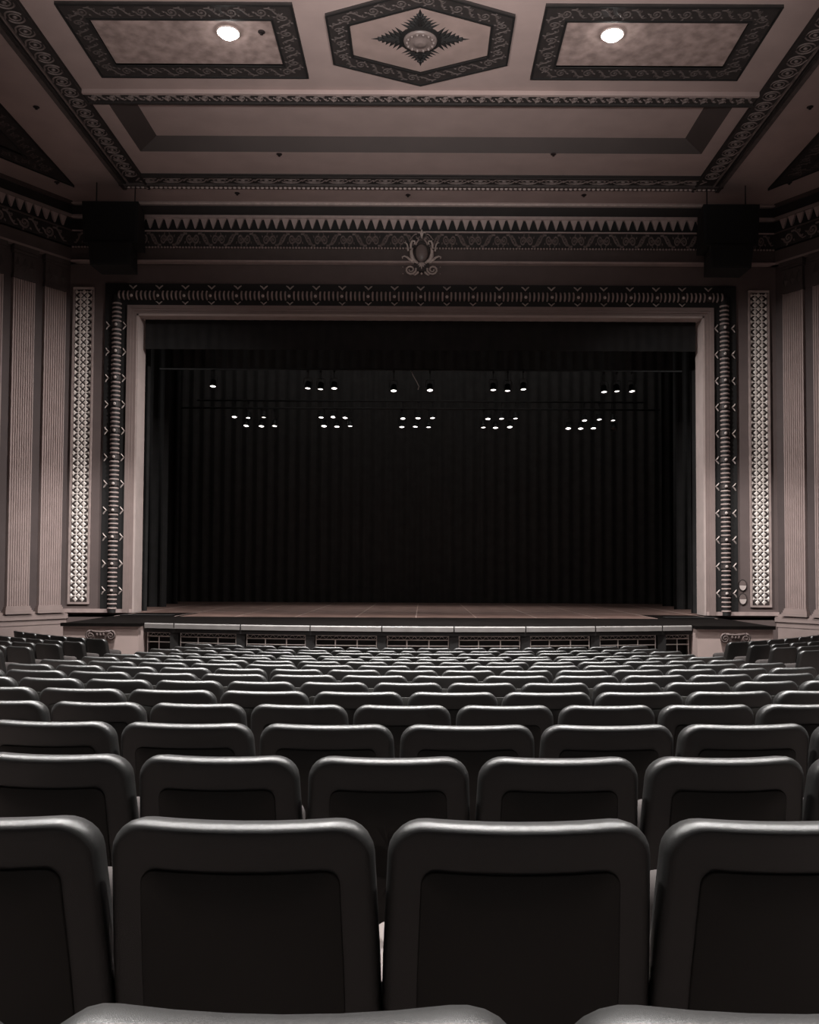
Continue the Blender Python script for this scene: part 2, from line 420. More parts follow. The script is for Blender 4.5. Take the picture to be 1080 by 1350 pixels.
# recessed downlights and sprinklers
for sx, nm in ((-1, 'left'), (1, 'right')):
    t = thing('ceiling_downlight', 'glowing round downlight set in the %s rectangular ceiling panel' % nm, 'ceiling light', (sx * 3.58, LAMP_Y, ZC - .02), group='house downlights')
    MB().lathe([(.21, 0), (.23, -.02), (.21, -.04), (.19, -.03), (.18, 0)], 20).build('trim_ring', M['gilt'], t, True)
    MB().lathe([(.18, -.02), (.17, -.06), (.12, -.10), (.05, -.12)], 20).build('lens', M['bulb'], t, True)
SPR = [(-3.42, 21.08, 'on the flat strip left of centre before the coffer'), (3.19, 21.01, 'on the flat strip right of centre before the coffer'), (-.35, 23.36, 'at mid ceiling just before the cornice'),
       (4.34, 23.31, 'right of centre just before the cornice'), (-8.36, 18.96, 'beyond the left carved border of the ceiling'), (8.40, 18.8, 'beyond the right carved border of the ceiling'),
       (-9.45, 22.69, 'near the left speaker in the ceiling corner'), (9.48, 22.5, 'near the right speaker in the ceiling corner'), (-2.96, 16.2, 'inside the left rectangular ceiling panel'), (-4.9, 23.3, 'left of centre just before the cornice')]
me_s = MB().lathe([(.07, .0), (.07, -.012), (.045, -.025), (.015, -.025), (.015, -.045), (.03, -.05), (.03, -.055)], 10).mesh('sprinkler_head')
for x, y, ph in SPR:
    tag(put(me_s, 'sprinkler_head', M['sprinkler'], None, (x, y, ZC - (.02 if y < 17 else 0))), 'small dark sprinkler head ' + ph, 'sprinkler', 'ceiling sprinklers')

# ------------------------------------------------------------------ entablature of the proscenium and side walls
CORN = [  # z0, z1, projection, material, part name
    (11.34, ZC, .16, 'cornice_line', 'crown'), (11.05, 11.34, .08, 'cove', 'cove'), (10.95, 11.04, .20, 'cornice_line', 'ledge'),
    (10.62, 10.95, .10, 'black', 'dentil_ground'), (10.60, 10.63, .17, 'cornice_line', 'fillet'), (10.20, 10.60, .12, 'band_bg', 'frieze_ground'),
    (9.95, 10.15, .10, 'fascia', 'fascia'), (9.82, 9.95, .13, 'fascia', 'fascia'), (9.75, 9.81, .18, 'cornice_line', 'ledge')]
def pendant_mesh():
    m = MB()
    m.loft([[(-.1, 0, 0), (.1, 0, 0), (.1, .16, 0), (-.1, .16, 0)], [(-.06, .0, -.12), (.06, 0, -.12), (.06, .1, -.12), (-.06, .1, -.12)], [(-.012, .0, -.27), (.012, 0, -.27), (.012, .04, -.27), (-.012, .04, -.27)]], True, True)
    return m.mesh('pendant')
PEND = pendant_mesh()
ent = tag(thing('trim_5', 'carved cornice with pointed pendants and scroll frieze above the stage', 'cornice'), kind='structure')
for z0, z1, d, m, nm in CORN:
    box_obj(nm, M[m], ent, CL - .1, CR + .1, PY - d, PY + .01, z0, z1)
    if nm in ('crown', 'ledge'):
        box_obj('bead', M['gilt' if nm == 'crown' else m], ent, CL, CR, PY - d - .03, PY - d + .01, z0 + .01, z0 + .04)
for k in range(75):
    put(PEND, 'pendant', M['cornice_line'], ent, (-9.1 + .2457 * k, PY - .17, 10.955))
g = MB()
for k in range(230): g.ball((CL + .1 + (CR - CL - .2) * k / 229, PY - .13, 10.172), .036, .03, .028, 6, 4)
g.build('beading', M['cornice_line'], ent, True, 'stuff')
for k in range(54):
    put(SCROLL_BIG, 'scroll', M['band_relief'], ent, (-9.2 + .35 * k, PY - .122, 10.40 + (.02 if k % 4 < 2 else -.02)), WALLF, ((.46 if k % 2 else -.46), (.70 if k % 4 < 2 else -.70), .6))
for n, side, nm in ((6, -1, 'left'), (7, 1, 'right')):
    en = tag(thing('trim_%d' % n, 'dark carved cornice along the top of the %s side wall' % nm, 'cornice'), kind='structure')
    for z0, z1, d, m, pn in CORN:
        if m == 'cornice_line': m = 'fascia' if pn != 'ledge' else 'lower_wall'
        wall_seg(MB(), side, 0, 0, 0, 0, 0, 1)
        g = MB(); wall_seg(g, side, -.1, SL, 0, d, z0, z1); g.build(pn, M[m], en)
    ang = math.atan2(-SPL[1], side * SPL[0])
    for k in range(14):
        p = side_pt(side, .35 + .2457 * k, .17)
        put(PEND, 'pendant', M['lower_wall'], en, (p[0], p[1], 10.945), (0, 0, (math.atan2(SPL[1], SPL[0])) * (1 if side < 0 else -1)))
    for k in range(5):
        p = side_pt(side, .6 + .7 * k, .122)
        put(SCROLL_BIG, 'scroll', M['frame_dark'], en, (p[0], p[1], 10.40), Euler((PI / 2, 0, math.atan2(SPL[1], SPL[0]) * (1 if side < 0 else -1))), (.7, .72, .6))

# fluted pilasters on the side walls
def pilaster(n, side, s0, s1, label):
    t = tag(thing('trim_%d' % n, label, 'pilaster'), kind='structure')
    zb, zt = .44, 8.9
    nf = 9; pts = [side_pt(side, s0, 0)]
    W_ = s1 - s0
    prof = [(s0, 0), (s0, .10)]
    for k in range(nf):
        a = s0 + .02 + (W_ - .04) * k / nf; b = s0 + .02 + (W_ - .04) * (k + 1) / nf; r = (b - a)
        prof += [(a + r * .12, .10), (a + r * .3, .072), (a + r * .5, .064), (a + r * .7, .072), (a + r * .88, .10)]
    prof += [(s1, .10), (s1, 0)]
    P = [side_pt(side, s, d) for s, d in prof]
    MB().prism(P, zb, zt).build('fluted_shaft', M['pilaster'], t)
    g = MB()
    for (z0, z1, e, d) in ((.24, .33, .07, .17), (.33, .39, .05, .14), (.39, .44, .03, .12)): wall_seg(g, side, s0 - e, s1 + e, 0, d, z0, z1)
    g.build('base', M['lower_wall'], t)
    g = MB()
    for (z0, z1, e, d) in ((8.9, 9.0, .02, .13), (9.0, 9.55, -.0, .11), (9.55, 9.62, .03, .15), (9.62, 9.75, .05, .18)): wall_seg(g, side, s0 - e, s1 + e, 0, d, z0, z1)
    g.build('capital', M['capital'], t)
    for k in range(3):
        p = side_pt(side, s0 + W_ * (k + .5) / 3, .115)
        lf = MB(); leaf(lf, (0, -.2, 0), PI / 2, .42, .09, .06)
        put(lf.mesh('capital_leaf'), 'capital_leaf', M['capital'], t, (p[0], p[1], 9.27), Euler((PI / 2, 0, math.atan2(SPL[1], SPL[0]) * (1 if side < 0 else -1))))
n = 8
for side, nm, lst in ((-1, 'left', ((.18, .80), (1.08, 1.68), (1.95, 2.55), (2.85, 3.45))), (1, 'right', ((.27, .86), (1.14, 1.74), (2.0, 2.6)))):
    for k, (a, b) in enumerate(lst):
        pilaster(n, side, a, b, 'fluted pilaster with dark capital on the %s wall, %s' % (nm, ('next to the stage corner', 'second from the stage corner', 'third from the stage corner', 'fourth from the stage corner')[k])); n += 1

# ------------------------------------------------------------------ proscenium frame
pf = thing('proscenium_frame', 'black proscenium frame with ribbed moulding and ivory chevrons around the stage opening', 'proscenium frame', (0, PY, ZS))
def pbox(nm, m, x0, x1, d0, d1, z0, z1): return MB().box(x0, x1, -d1, -d0, z0 - ZS, z1 - ZS).build(nm, M[m], pf)
FO, FT = 8.60, 9.20      # outer half width and top
FI, FIT = 7.98, 8.59     # inner edge of the black band
g = MB()
for x0, x1, z0, z1 in ((-FO, -FI, ZS, FT), (FI, FO, ZS, FT), (-FI, FI, FIT, FT)): g.box(x0, x1, -.05, 0, z0 - ZS, z1 - ZS)
g.build('black_band', M['black'], pf)
# stepped light moulding between the band and the opening
for a, b, dd, m in ((FI, FI - .10, .10, 'mould'), (FI - .10, FI - .17, .08, 'mould'), (FI - .17, OX, .05, 'mould')):
    za = FIT - (FI - a) * .88; zb = max(OZ, FIT - (FI - b) * .88)
    g = MB()
    for s in (-1, 1):
        p, q2 = sorted((s * a, s * b)); g.box(p, q2, -dd, 0, 0, za - ZS)
    g.box(-b, b, -dd, 0, zb - ZS, za - ZS)
    g.build('inner_moulding', M[m], pf)
TX, TZ, TR = 8.275, 8.87, .128     # torus centre line
def half_ring(mbx, u, wd, R, axis):   # arch over the torus; axis 'x' for the top run, 'z' for the sides
    prof = []
    for k in range(8):
        a = PI * k / 7
        prof.append((R * math.cos(a), -R * math.sin(a) * 1.0))
    rings = []
    for du, rr in ((-wd, .80), (-wd * .6, .97), (0, 1.03), (wd * .6, .97), (wd, .80)):
        rings.append([(u + du, d * rr - .05, TZ - ZS + q * rr) if axis == 'x' else (axis * TX + q * rr, d * rr - .05, u + du) for q, d in prof])
    mbx.loft(rings, closed=False)
PITCH = .713
g = MB(); g2 = MB(); g3 = MB()
core = MB()
cp = [(TR * .85 * math.cos(PI * k / 7), -TR * .85 * math.sin(PI * k / 7)) for k in range(8)]
core.loft([[(-TX, d - .05, TZ - ZS + q2) for q2, d in cp], [(TX, d - .05, TZ - ZS + q2) for q2, d in cp]], closed=False)
for s in (-1, 1): core.loft([[(s * TX + q2, d - .05, 0) for q2, d in cp], [(s * TX + q2, d - .05, TZ - ZS) for q2, d in cp]], closed=False)
core.build('torus_core', M['black'], pf, True)
for k in range(-12, 12):
    for j in range(5):
        u = k * PITCH + PITCH * (j + 1.0) / 6.0 + 0
        if abs(u) < TX: half_ring(g, u, .028, TR, 'x')
ZB0 = .83 - ZS
for s in (-1, 1):
    for k in range(-1, 12):
        for j in range(5):
            u = ZB0 + k * .72 + .72 * (j + 1.0) / 6
            if 0.03 < u < TZ - ZS - .05: half_ring(g2, u, .028, TR, s)
g.build('top_ribs', M['rib'], pf, True, 'stuff'); g2.build('side_ribs', M['rib'], pf, True, 'stuff')
cl = MB(); save = (TX, TZ)
prof = [(TR * 1.04 * math.cos(PI * k / 7), -TR * 1.04 * math.sin(PI * k / 7)) for k in range(8)]
cl.loft([[(-.055, d, q2) for q2, d in prof], [(.055, d, q2) for q2, d in prof]], closed=False)
CLASP = cl.mesh('clasp', True)
BOSS = MB().ball((0, -.155, 0), .042, .03, .042, 8, 5).mesh('boss', True)
ch = MB()
for s in (-1, 1):
    ch.loft([[(0, 0, -.055), (0, 0, -.0), (0, -.03, -.03)], [(s * .055, 0, .0), (s * .05, 0, .05), (s * .055, -.035, .025)], [(s * .105, 0, .045), (s * .10, 0, .07), (s * .105, -.015, .058)]], True, True)
CHEV = ch.mesh('chevron')
for k in range(-11, 12):
    o = put(CLASP, 'clasp', M['clasp'], pf, (k * PITCH, -.05, TZ - ZS)); put(BOSS, 'boss', M['ivory'], o, (0, 0, -.05))
    put(CHEV, 'chevron', M['ivory'], pf, (k * PITCH, -.055, TZ + .215 - ZS), None, (1.0, 1, 1.0))
    if abs(k) < 11: put(CHEV, 'chevron', M['ivory'], pf, (k * PITCH, -.055, TZ - .215 - ZS), None, (.85, 1, .8))
for s in (-1, 1):
    for k in range(0, 12):
        z = ZB0 + k * .72
        if z > TZ - ZS - .2: continue
        o = put(CLASP, 'clasp', M['clasp'], pf, (s * TX, -.05, z), (0, PI / 2, 0)); put(BOSS, 'boss', M['rib'], o, (0, 0, -.03 * s))
        for dx in (.225, -.232):
            put(CHEV, 'chevron', M['gilt'], pf, (s * (TX + dx), -.055, z), (0, -s * PI / 2 * -1 if False else (PI / 2 if s < 0 else -PI / 2) * -1, 0), (1.0, 1, 1.0))

# cartouche over the stage
ct = thing('cartouche', 'carved gilt cartouche with a dark oval boss on the cornice above mid stage', 'ornament', (0.02, PY - .2, 10.02))
U = .00205
def cp_(x, y): return ((x - 518) * U, 0, (500 - y) * U)
MB().ball((0, 0, 0), .175, .09, .25, 16, 8).build('oval_boss', M['boss'], ct, True)
MB().tube([(.20 * math.cos(2 * PI * k / 24), -.01, .28 * math.sin(2 * PI * k / 24)) for k in range(25)], .028, 6).build('oval_rim', M['clasp'], ct, True)
box_obj('back_plate', M['clasp'], ct, -.2, .2, .0, .18, -.5, .35)
for s in (1, -1):
    def pp(lst, y=-.02): return [((x - 518) * U * s, y, (500 - yy) * U) for x, yy in lst]
    def tb(nm, lst, r, m='gilt', y=-.03): return MB().tube(pp(lst, y), r, 6, 1, (0, 1, 0)).build(nm, M[m], ct, True)
    tb('scroll', [(470, 640), (410, 600), (385, 540), (380, 480), (400, 440)], [.03, .06, .06, .045, .015], 'gilt')
    tb('scroll', [(340, 480), (335, 430), (325, 390), (305, 365), (285, 370)], [.03, .022, .02, .016, .012])
    tb('scroll', [(420, 640), (370, 600), (330, 565), (290, 548), (262, 560), (268, 580)], [.035, .04, .03, .022, .018, .016])
    tb('scroll', [(375, 450), (375, 390), (392, 345), (425, 345), (430, 375), (415, 390)], [.03, .035, .03, .025, .02, .015])
    tb('scroll', [(440, 400), (452, 365), (480, 330), (470, 305), (448, 310)], [.02, .025, .022, .018, .012], 'rib')
    tb('scroll', [(518, 290), (505, 250), (490, 228), (470, 232), (472, 245)], [.022, .02, .016, .014, .01])
    tb('volute', [(372 + (75 - 58 * k / 16) * math.cos(-.3 + 2 * PI * 1.6 * k / 16), 728 + (68 - 52 * k / 16) * math.sin(-.3 + 2 * PI * 1.6 * k / 16)) for k in range(17)], [.03 - .012 * k / 16 for k in range(17)])
    tb('scroll', [(480, 760), (455, 780), (430, 800), (410, 795)], [.03, .028, .02, .012])
    g = MB()
    for k in range(9):
        a = k / 8; g.ball(((368 + 80 * a - 518) * U * s, -.02, (500 - (325 - 75 * math.sin(a * PI / 2))) * U), .016, .016, .016, 6, 4)
    for x, y in ((270, 690), (272, 780), (305, 345)): g.ball(((x - 518) * U * s, -.01, (500 - y) * U), .018, .016, .018, 6, 4)
    g.build('pearls', M['rib'], ct, True, 'stuff')
lf = MB()
for a, L in ((-.9, .14), (-.45, .16), (0, .2), (.45, .16), (.9, .14)): leaf(lf, (0, .03, 0), -PI / 2 + a, L, .04, .05)
put(lf.mesh('acanthus_fan'), 'acanthus_fan', M['ivory'], ct, (0, -.05, -.30), WALLF)
MB().ball((0, -.03, -.575), .03, .03, .035, 8, 5).build('pendant_drop', M['gilt'], ct, True)
MB().lathe([(.012, -.05), (.02, .0), (.03, .07), (.02, .12), (.028, .15), (.008, .2)], 8, 0, -.03, .44).build('finial', M['gilt'], ct, True)

# ------------------------------------------------------------------ lattice grilles beside the proscenium
TI = .184
dm = MB(); h = TI * .385
dm.add([(h, 0, 0), (0, h, 0), (-h, 0, 0), (0, -h, 0), (h * .5, 0, .016), (0, h * .5, .016), (-h * .5, 0, .016), (0, -h * .5, .016)],
       [(0, 1, 5, 4), (1, 2, 6, 5), (2, 3, 7, 6), (3, 0, 4, 7), (4, 5, 6, 7)])
DIA = dm.mesh('lattice_diamond')
for xc, nm in ((-9.19, 'left'), (9.22, 'right')):
    t = thing('lattice_grille', 'tall pale diamond lattice grille on the wall %s of the stage' % nm, 'grille', (xc, PY, .46))
    H = 8.62; HW = .235
    MB().box(-.29, .29, -.02, 0, 0, H).build('backing', M['clasp'], t)
    g = MB()
    for a, b, z0, z1 in ((-.29, -HW, 0, H), (HW, .29, 0, H), (-HW, HW, 0, .05), (-HW, HW, H - .05, H)): g.box(a, b, -.055, -.015, z0, z1)
    g.build('frame', M['grille_frame'], t)
    g = MB(); g.box(-.27, .27, -.085, -.05, H - .055, H); g.build('top_bar', M['ivory'], t)
    g = MB()
    for k in range(46):
        z = .13 + TI * k + .092
        if z > H - .1: break
        # junction pieces: flat-ended diamonds in the middle, halves at both edges, and small bridges
        hh = h
        def half(x, zz, s):
            g.add([(x, -.02, zz + hh), (x + s * hh, -.02, zz), (x, -.02, zz - hh), (x, -.046, zz + hh * .4), (x + s * hh * .45, -.046, zz), (x, -.046, zz - hh * .4)], [(0, 1, 4, 3), (1, 2, 5, 4), (3, 4, 5), (0, 3, 5, 2)])
        half(0, z, 1); half(0, z, -1); half(-TI - .03, z, 1); half(TI + .03, z, -1)
        for x in (-.092, .092): g.box(x - .012, x + .012, -.03, -.018, z - .03, z + .03)
        g.box(-HW, HW, -.026, -.018, z - .012, z + .012)
    g.build('lattice', M['grille'], t, kind='stuff')
    for k in range(46):
        for x in (-.092, .092):
            put(DIA, 'lattice_diamond', M['grille'], t, (x, -.02, .13 + TI * k), WALLF)
# oval fittings on the right pier
for z, nm in ((1.05, 'upper'), (.68, 'lower')):
    t = thing('wall_fitting', '%s of two oval fittings, dark above and pale below, beside the right grille' % nm, 'wall fitting', (8.73, PY, z))
    def oval(a, b, a0, a1, n=16): return [(a * math.cos(a0 + (a1 - a0) * k / n), b * math.sin(a0 + (a1 - a0) * k / n)) for k in range(n + 1)]
    def wallprism(nm2, poly, d0, d1, m):
        o = MB().prism(poly, d0, d1).build(nm2, m, t); o.rotation_euler = WALLF; return o
    wallprism('rim', oval(.115, .165, 0, 2 * PI * 23 / 24, 23), 0, .03, M['clasp'])
    wallprism('lower_cup', oval(.09, .135, PI, 2 * PI), .028, .05, M['ivory'])
    wallprism('upper_shell', oval(.088, .13, .08, PI - .08), .028, .045, M['boss'])

# ------------------------------------------------------------------ hanging loudspeakers
for sx, nm in ((-1, 'left'), (1, 'right')):
    x = sx * 7.92
    t = thing('loudspeaker', 'black loudspeaker cluster hanging before the cornice at the %s ceiling corner' % nm, 'loudspeaker', (x, 22.3, 9.15))
    def cab(nm2, x0, x1, z0, z1, tap, m, y0=0, y1=.8):
        g = MB(); g.loft([[(x0 + tap, y0 + .06, z0), (x1 - tap, y0 + .06, z0), (x1 - tap * 2, y1, z0), (x0 + tap * 2, y1, z0)], [(x0, y0, z1), (x1, y0, z1), (x1 - .1, y1, z1), (x0 + .1, y1, z1)]], True, True)
        return g.build(nm2, M[m], t)
    cab('upper_cabinet', -.72, .72, .58, 1.62, .03, 'speaker'); cab('lower_cabinet', -.55, .55, 0, .56, .04, 'speaker')
    cab('upper_mesh', -.66, .66, .63, 1.57, .03, 'speaker_grille', -.03, .02); cab('lower_mesh', -.49, .49, .05, .51, .04, 'speaker_grille', -.01, .05)
    for a in (-.5, .5): MB().tube([(a, .4, 1.6), (a, .4, ZC - 9.15)], .015, 6).build('hanging_rod', M['pipe'], t)

# ------------------------------------------------------------------ stage
LIP_Y, LIP_R = 18.47, 20.9
def lip(x, off=0): return LIP_Y + LIP_R - math.sqrt((LIP_R - off) ** 2 - x * x)      # off > 0 is further upstage
LX = 5.95
st = struct(bpy.data.objects.new('stage_platform', None), 'raised wooden stage with a curved front'); col.objects.link(st)
# upstage boards: panels 1.5 m square, a pale tape line over every other joint
pm = MB().box(-.744, .744, -1.44, 1.44, -.04, 0).mesh('stage_panel')
for i in range(-6, 6):
    for j in range(4):
        if j == 0 and not -5 <= i <= 4: continue
        put(pm, 'stage_panel', M['stage_wood'], st, (i * 1.5 + .68, 23.45 + j * 2.9, ZS - .002 * random.random()))
tm = MB().box(-.012, .012, -5.0, 5.0, 0, .004).mesh('tape_line')
for i in range(-5, 6): put(tm, 'tape_line', M['tape'], st, (i * 1.5 - .07, 27.1, ZS))
tm2 = MB().box(-7, 7, -.02, .02, 0, .004).mesh('cross_tape')
for y in (24.9, 28.0): put(tm2, 'tape_line', M['tape'], st, (0, y, ZS))
# black apron with the curved lip
g = MB(); NS = 32
top = [(-LX + 2 * LX * k / NS, lip(-LX + 2 * LX * k / NS)) for k in range(NS + 1)]
poly = top + [(LX, 22.0), (-LX, 22.0)]
g.prism(poly, ZS - .04, ZS + .004); g.box(-7.62, -LX, 19.0, 24, ZS - .06, ZS + .002); g.box(LX, 7.62, 19.0, 24, ZS - .06, ZS + .002)
g.build('apron_floor', M['stage_black'], st)
g = MB()
back = [(-LX + 2 * LX * k / NS, lip(-LX + 2 * LX * k / NS, .4)) for k in range(NS + 1)]
g.loft([[(x, y, ZF) for x, y in back], [(x, y, ZS - .05) for x, y in back]], closed=False)
g.build('apron_front', M['black'], st)
BND = [-LX, -5.25, -3.75, -2.25, -.75, .75, 2.25, 3.75, 5.25, LX]
for a, b in zip(BND[:-1], BND[1:]):
    n = 6; g = MB(); rings = []
    for k in range(n + 1):
        x = a + .012 + (b - a - .024) * k / n; y0, y1 = lip(x, -.03), lip(x, .06)
        rings.append([(x, y0, ZS - .11), (x, y0, ZS - .02), (x, y0 + .02, ZS), (x, y1, ZS), (x, y1, ZS - .11)])
    g.loft(rings, True, True); g.build('nosing_strip', M['nosing'], st)
for x in BND[1:-1]:
    box_obj('post', M['black'], st, x - .09, x + .09, lip(x, .02), lip(x, .2), ZF, ZS - .11)
g = MB(); rings = []
for k in range(NS + 1):
    x = -LX + 2 * LX * k / NS; rings.append([(x, lip(x, .0), ZS - .20), (x, lip(x, .0), ZS - .11), (x, lip(x, .15), ZS - .11), (x, lip(x, .15), ZS - .20)])
g.loft(rings, True, True); g.build('front_beam', M['black'], st)
ORD = ['', 'first', 'second', 'third', 'fourth', 'fifth', 'sixth', 'seventh', 'eighth', 'ninth', 'tenth', 'eleventh', 'twelfth', 'thirteenth', 'fourteenth', 'fifteenth', 'sixteenth']
for n, (a, b) in enumerate(zip(BND[:-1], BND[1:])):
    if n in (0, 8): a, b = (a + .03, b - .10) if n == 0 else (a + .10, b - .03)
    else: a, b = a + .10, b - .10
    ym = lip((a + b) / 2, .12); slope = math.atan2(lip(b, .12) - lip(a, .12), b - a); hw = (b - a) / 2 * .985
    t = thing('pit_railing', 'grey steel railing frame under the stage lip, %s from the left' % ORD[n + 1], 'railing', ((a + b) / 2, ym, ZF), slope, 'railing frames under the stage lip')
    zt = ZS - .205 - ZF; r = .011
    g = MB()
    for z in (zt, zt - .085, zt - .21): g.tube([(-hw, 0, z), (hw, 0, z)], r, 4)
    for x in (-hw, hw): g.tube([(x, 0, 0), (x, 0, zt)], r, 4)
    g.build('frame', M['steel'], t)
    nz = max(3, round(hw / .075)); g = MB()
    g.tube([(-hw + 2 * hw * k / (2 * nz), 0, zt - (.08 if k % 2 else .005)) for k in range(2 * nz + 1)], .005, 4); g.build('zigzag_bracing', M['steel'], t)
    for x in ((-hw * .36, hw * .36) if n not in (0, 8) else (0,)):
        MB().tube([(x, 0, zt - .40), (x, 0, zt - .085)], .013, 4).build('upright', M['steel'], t)
# pale walls at both ends of the stage front, with a black slab over them and a scroll bracket each
for sx, nm in ((-1, 'left'), (1, 'right')):
    x0, x1 = sorted((sx * 5.97, sx * 7.58))
    wl = struct(MB().box(x0, x1, 19.0, 23.9, ZF, ZS - .06).build('wall_stage_' + nm, M['white_wall']), 'pale low wall beside the stage front on the %s' % nm)
    box_obj('slab', M['stage_black'], wl, x0 - .04, x1 + .04, 18.95, 19.1, ZS - .06, ZS + .01)
    t = thing('scroll_bracket', 'carved double-scroll bracket on the pale low wall %s of the stage' % nm, 'bracket', (sx * 6.76, 18.998, -.02))
    for s in (-1, 1):
        sp = [(s * .22 + (.10 - .085 * k / 18) * math.cos(PI / 2 - s * 2 * PI * 1.75 * k / 18), -.05, (.10 - .085 * k / 18) * math.sin(PI / 2 - s * 2 * PI * 1.75 * k / 18)) for k in range(19)]
        MB().tube(sp, .024, 6, 1, (0, 1, 0)).build('volute', M['bracket'], t, True)
        MB().lathe([(.095, 0), (.095, .04), (.03, .06)], 14, s * .22, 0, 0, 'Y').build('volute_disc', M['bracket'], t, True)
    MB().tube([(-.22, -.04, .09), (-.1, -.05, .075), (0, -.055, .07), (.1, -.05, .075), (.22, -.04, .09)], .028, 6, 1, (0, 1, 0)).build('top_roll', M['bracket'], t, True)
    g = MB(); g.loft([[(-.17, -.06, .06), (.17, -.06, .06), (.17, 0, .06), (-.17, 0, .06)], [(-.12, -.05, -.1), (.12, -.05, -.1), (.12, 0, -.1), (-.12, 0, -.1)], [(-.05, -.03, -.2), (.05, -.03, -.2), (.05, 0, -.2), (-.05, 0, -.2)]], True, True)
    g.build('console', M['bracket'], t)
    for k in range(3): MB().ball((-.07 + .07 * k, -.065, .02), .03, .02, .045, 8, 5).build('egg', M['bracket'], t, True)
    # black cover board lying on the stage just before the proscenium
    xa, xb = sorted((sx * 7.5, sx * 6.2))
    tag(MB().box(xa, xb, 22.3, 22.62, ZS + .004, ZS + .03, .008).build('cover_board', M['black']), 'flat black board lying on the stage floor by the %s edge of the opening' % nm, 'board')

# drapes round the stage
sh = struct(MB().box(-14, 14, 34, 34.1, ZS - .1, 14).build('wall_stage_back', M['drape']), 'black back wall of the stage')
for s, nm in ((-1, 'left'), (1, 'right')):
    struct(MB().box(*sorted((s * 14, s * 14.1)), 24.6, 34, ZS - .1, 14).build('wall_stage_side_' + nm, M['drape']), 'black %s wall of the stage house' % nm)
struct(MB().box(-14, 14, 24.6, 34.1, 14, 14.1).build('ceiling_stage', M['drape']), 'black roof of the stage house')
struct(MB().box(-14, 14, 24.0, 34.1, ZS - .12, ZS - .05).build('floor_stage', M['stage_black']), 'black floor under the stage boards')
def curtain(name, label, x0, x1, y, z0, z1, amp=.06, wl=.3, rotz=0):
    m = MB(); L = x1 - x0; n = max(8, int(L / wl * 6)); rings = []
    pts = [(x0 + L * k / n, y + amp * math.sin(2 * PI * (x0 + L * k / n) / wl)) for k in range(n + 1)]
    pts2 = [(x, yy + .02) for x, yy in pts][::-1]
    m.prism(pts + pts2, z0, z1)
    return tag(m.build(name, M['drape']), label, 'curtain')
curtain('stage_curtain', 'plain black backcloth closing the rear of the stage', -9.5, 9.5, 33.0, ZS, 12.5, .05, .4)
VAL = curtain('curtain_valance', 'short black valance across the top of the stage opening', -7.62, 7.62, 24.36, 7.50, 8.5, .006, .3); VAL.data.materials[0] = M['valance']
for s, nm in ((-1, 'left'), (1, 'right')):
    for j, (yy, xi) in enumerate(((25.2, 7.72), (28.0, 8.0), (30.8, 8.4))):
        a, b = sorted((s * xi, s * 11.5)); curtain('side_curtain', 'black side curtain in the %s wing, %s behind the proscenium' % (nm, ORD[j + 1]), a, b, yy, ZS, 12.5, .06, .35).data.materials[0] = M['valance']
for j, yy in enumerate((26.0, 29.0)):
    curtain('border_curtain', 'black border curtain above the stage, %s behind the valance' % ORD[j + 1], -11, 11, yy, 8.4 if j == 0 else 8.0, 14.0, .04, .35)

# lighting bars and lamps
BARS = [('upper', 27.0, [278, 404, 421, 439, 518, 566, 650, 669, 690, 797, 814, 834], [508, 510, 511, 510, 513, 512, 511, 512, 510, 513, 512, 512]),
        ('middle', 31.5, [307, 325.5, 346, 422, 438, 454, 530.5, 550.5, 569.5, 643, 661, 679.5, 771, 790.5, 809], [549, 550, 549, 549, 548.5, 549.5, 550, 549.5, 549, 550, 549.5, 549, 551.5, 550, 551]),
        ('lower', 29.5, [323, 343, 360.5, 426, 443, 460.5, 529, 547, 564.5, 637, 653, 672, 749.5, 766, 783, 810], [560.5, 561, 560.5, 560.5, 561, 560, 561, 560.5, 561, 561, 561.5, 560.5, 562, 562, 561.5, 562])]
LB = MB().lathe([(.05, .17), (.085, .14), (.095, .0), (.115, -.02), (.115, -.09), (.10, -.09), (.095, -.03), (.02, -.02)], 12).mesh('lamp_body', True)
LL = MB().lathe([(.098, -.032), (.06, -.045), (.01, -.05)], 12).mesh('lamp_lens', True)
yk = MB(); yk.tube([(-.12, 0, .04), (-.13, 0, .2), (-.10, 0, .27), (.10, 0, .27), (.13, 0, .2), (.12, 0, .04)], .012, 4); LY = yk.mesh('yoke')
lk = MB(); lk.tube([(0, 0, .27), (0, 0, .46)], .014, 6); lk.box(-.03, .03, -.045, .045, .42, .475); LK = lk.mesh('clamp')
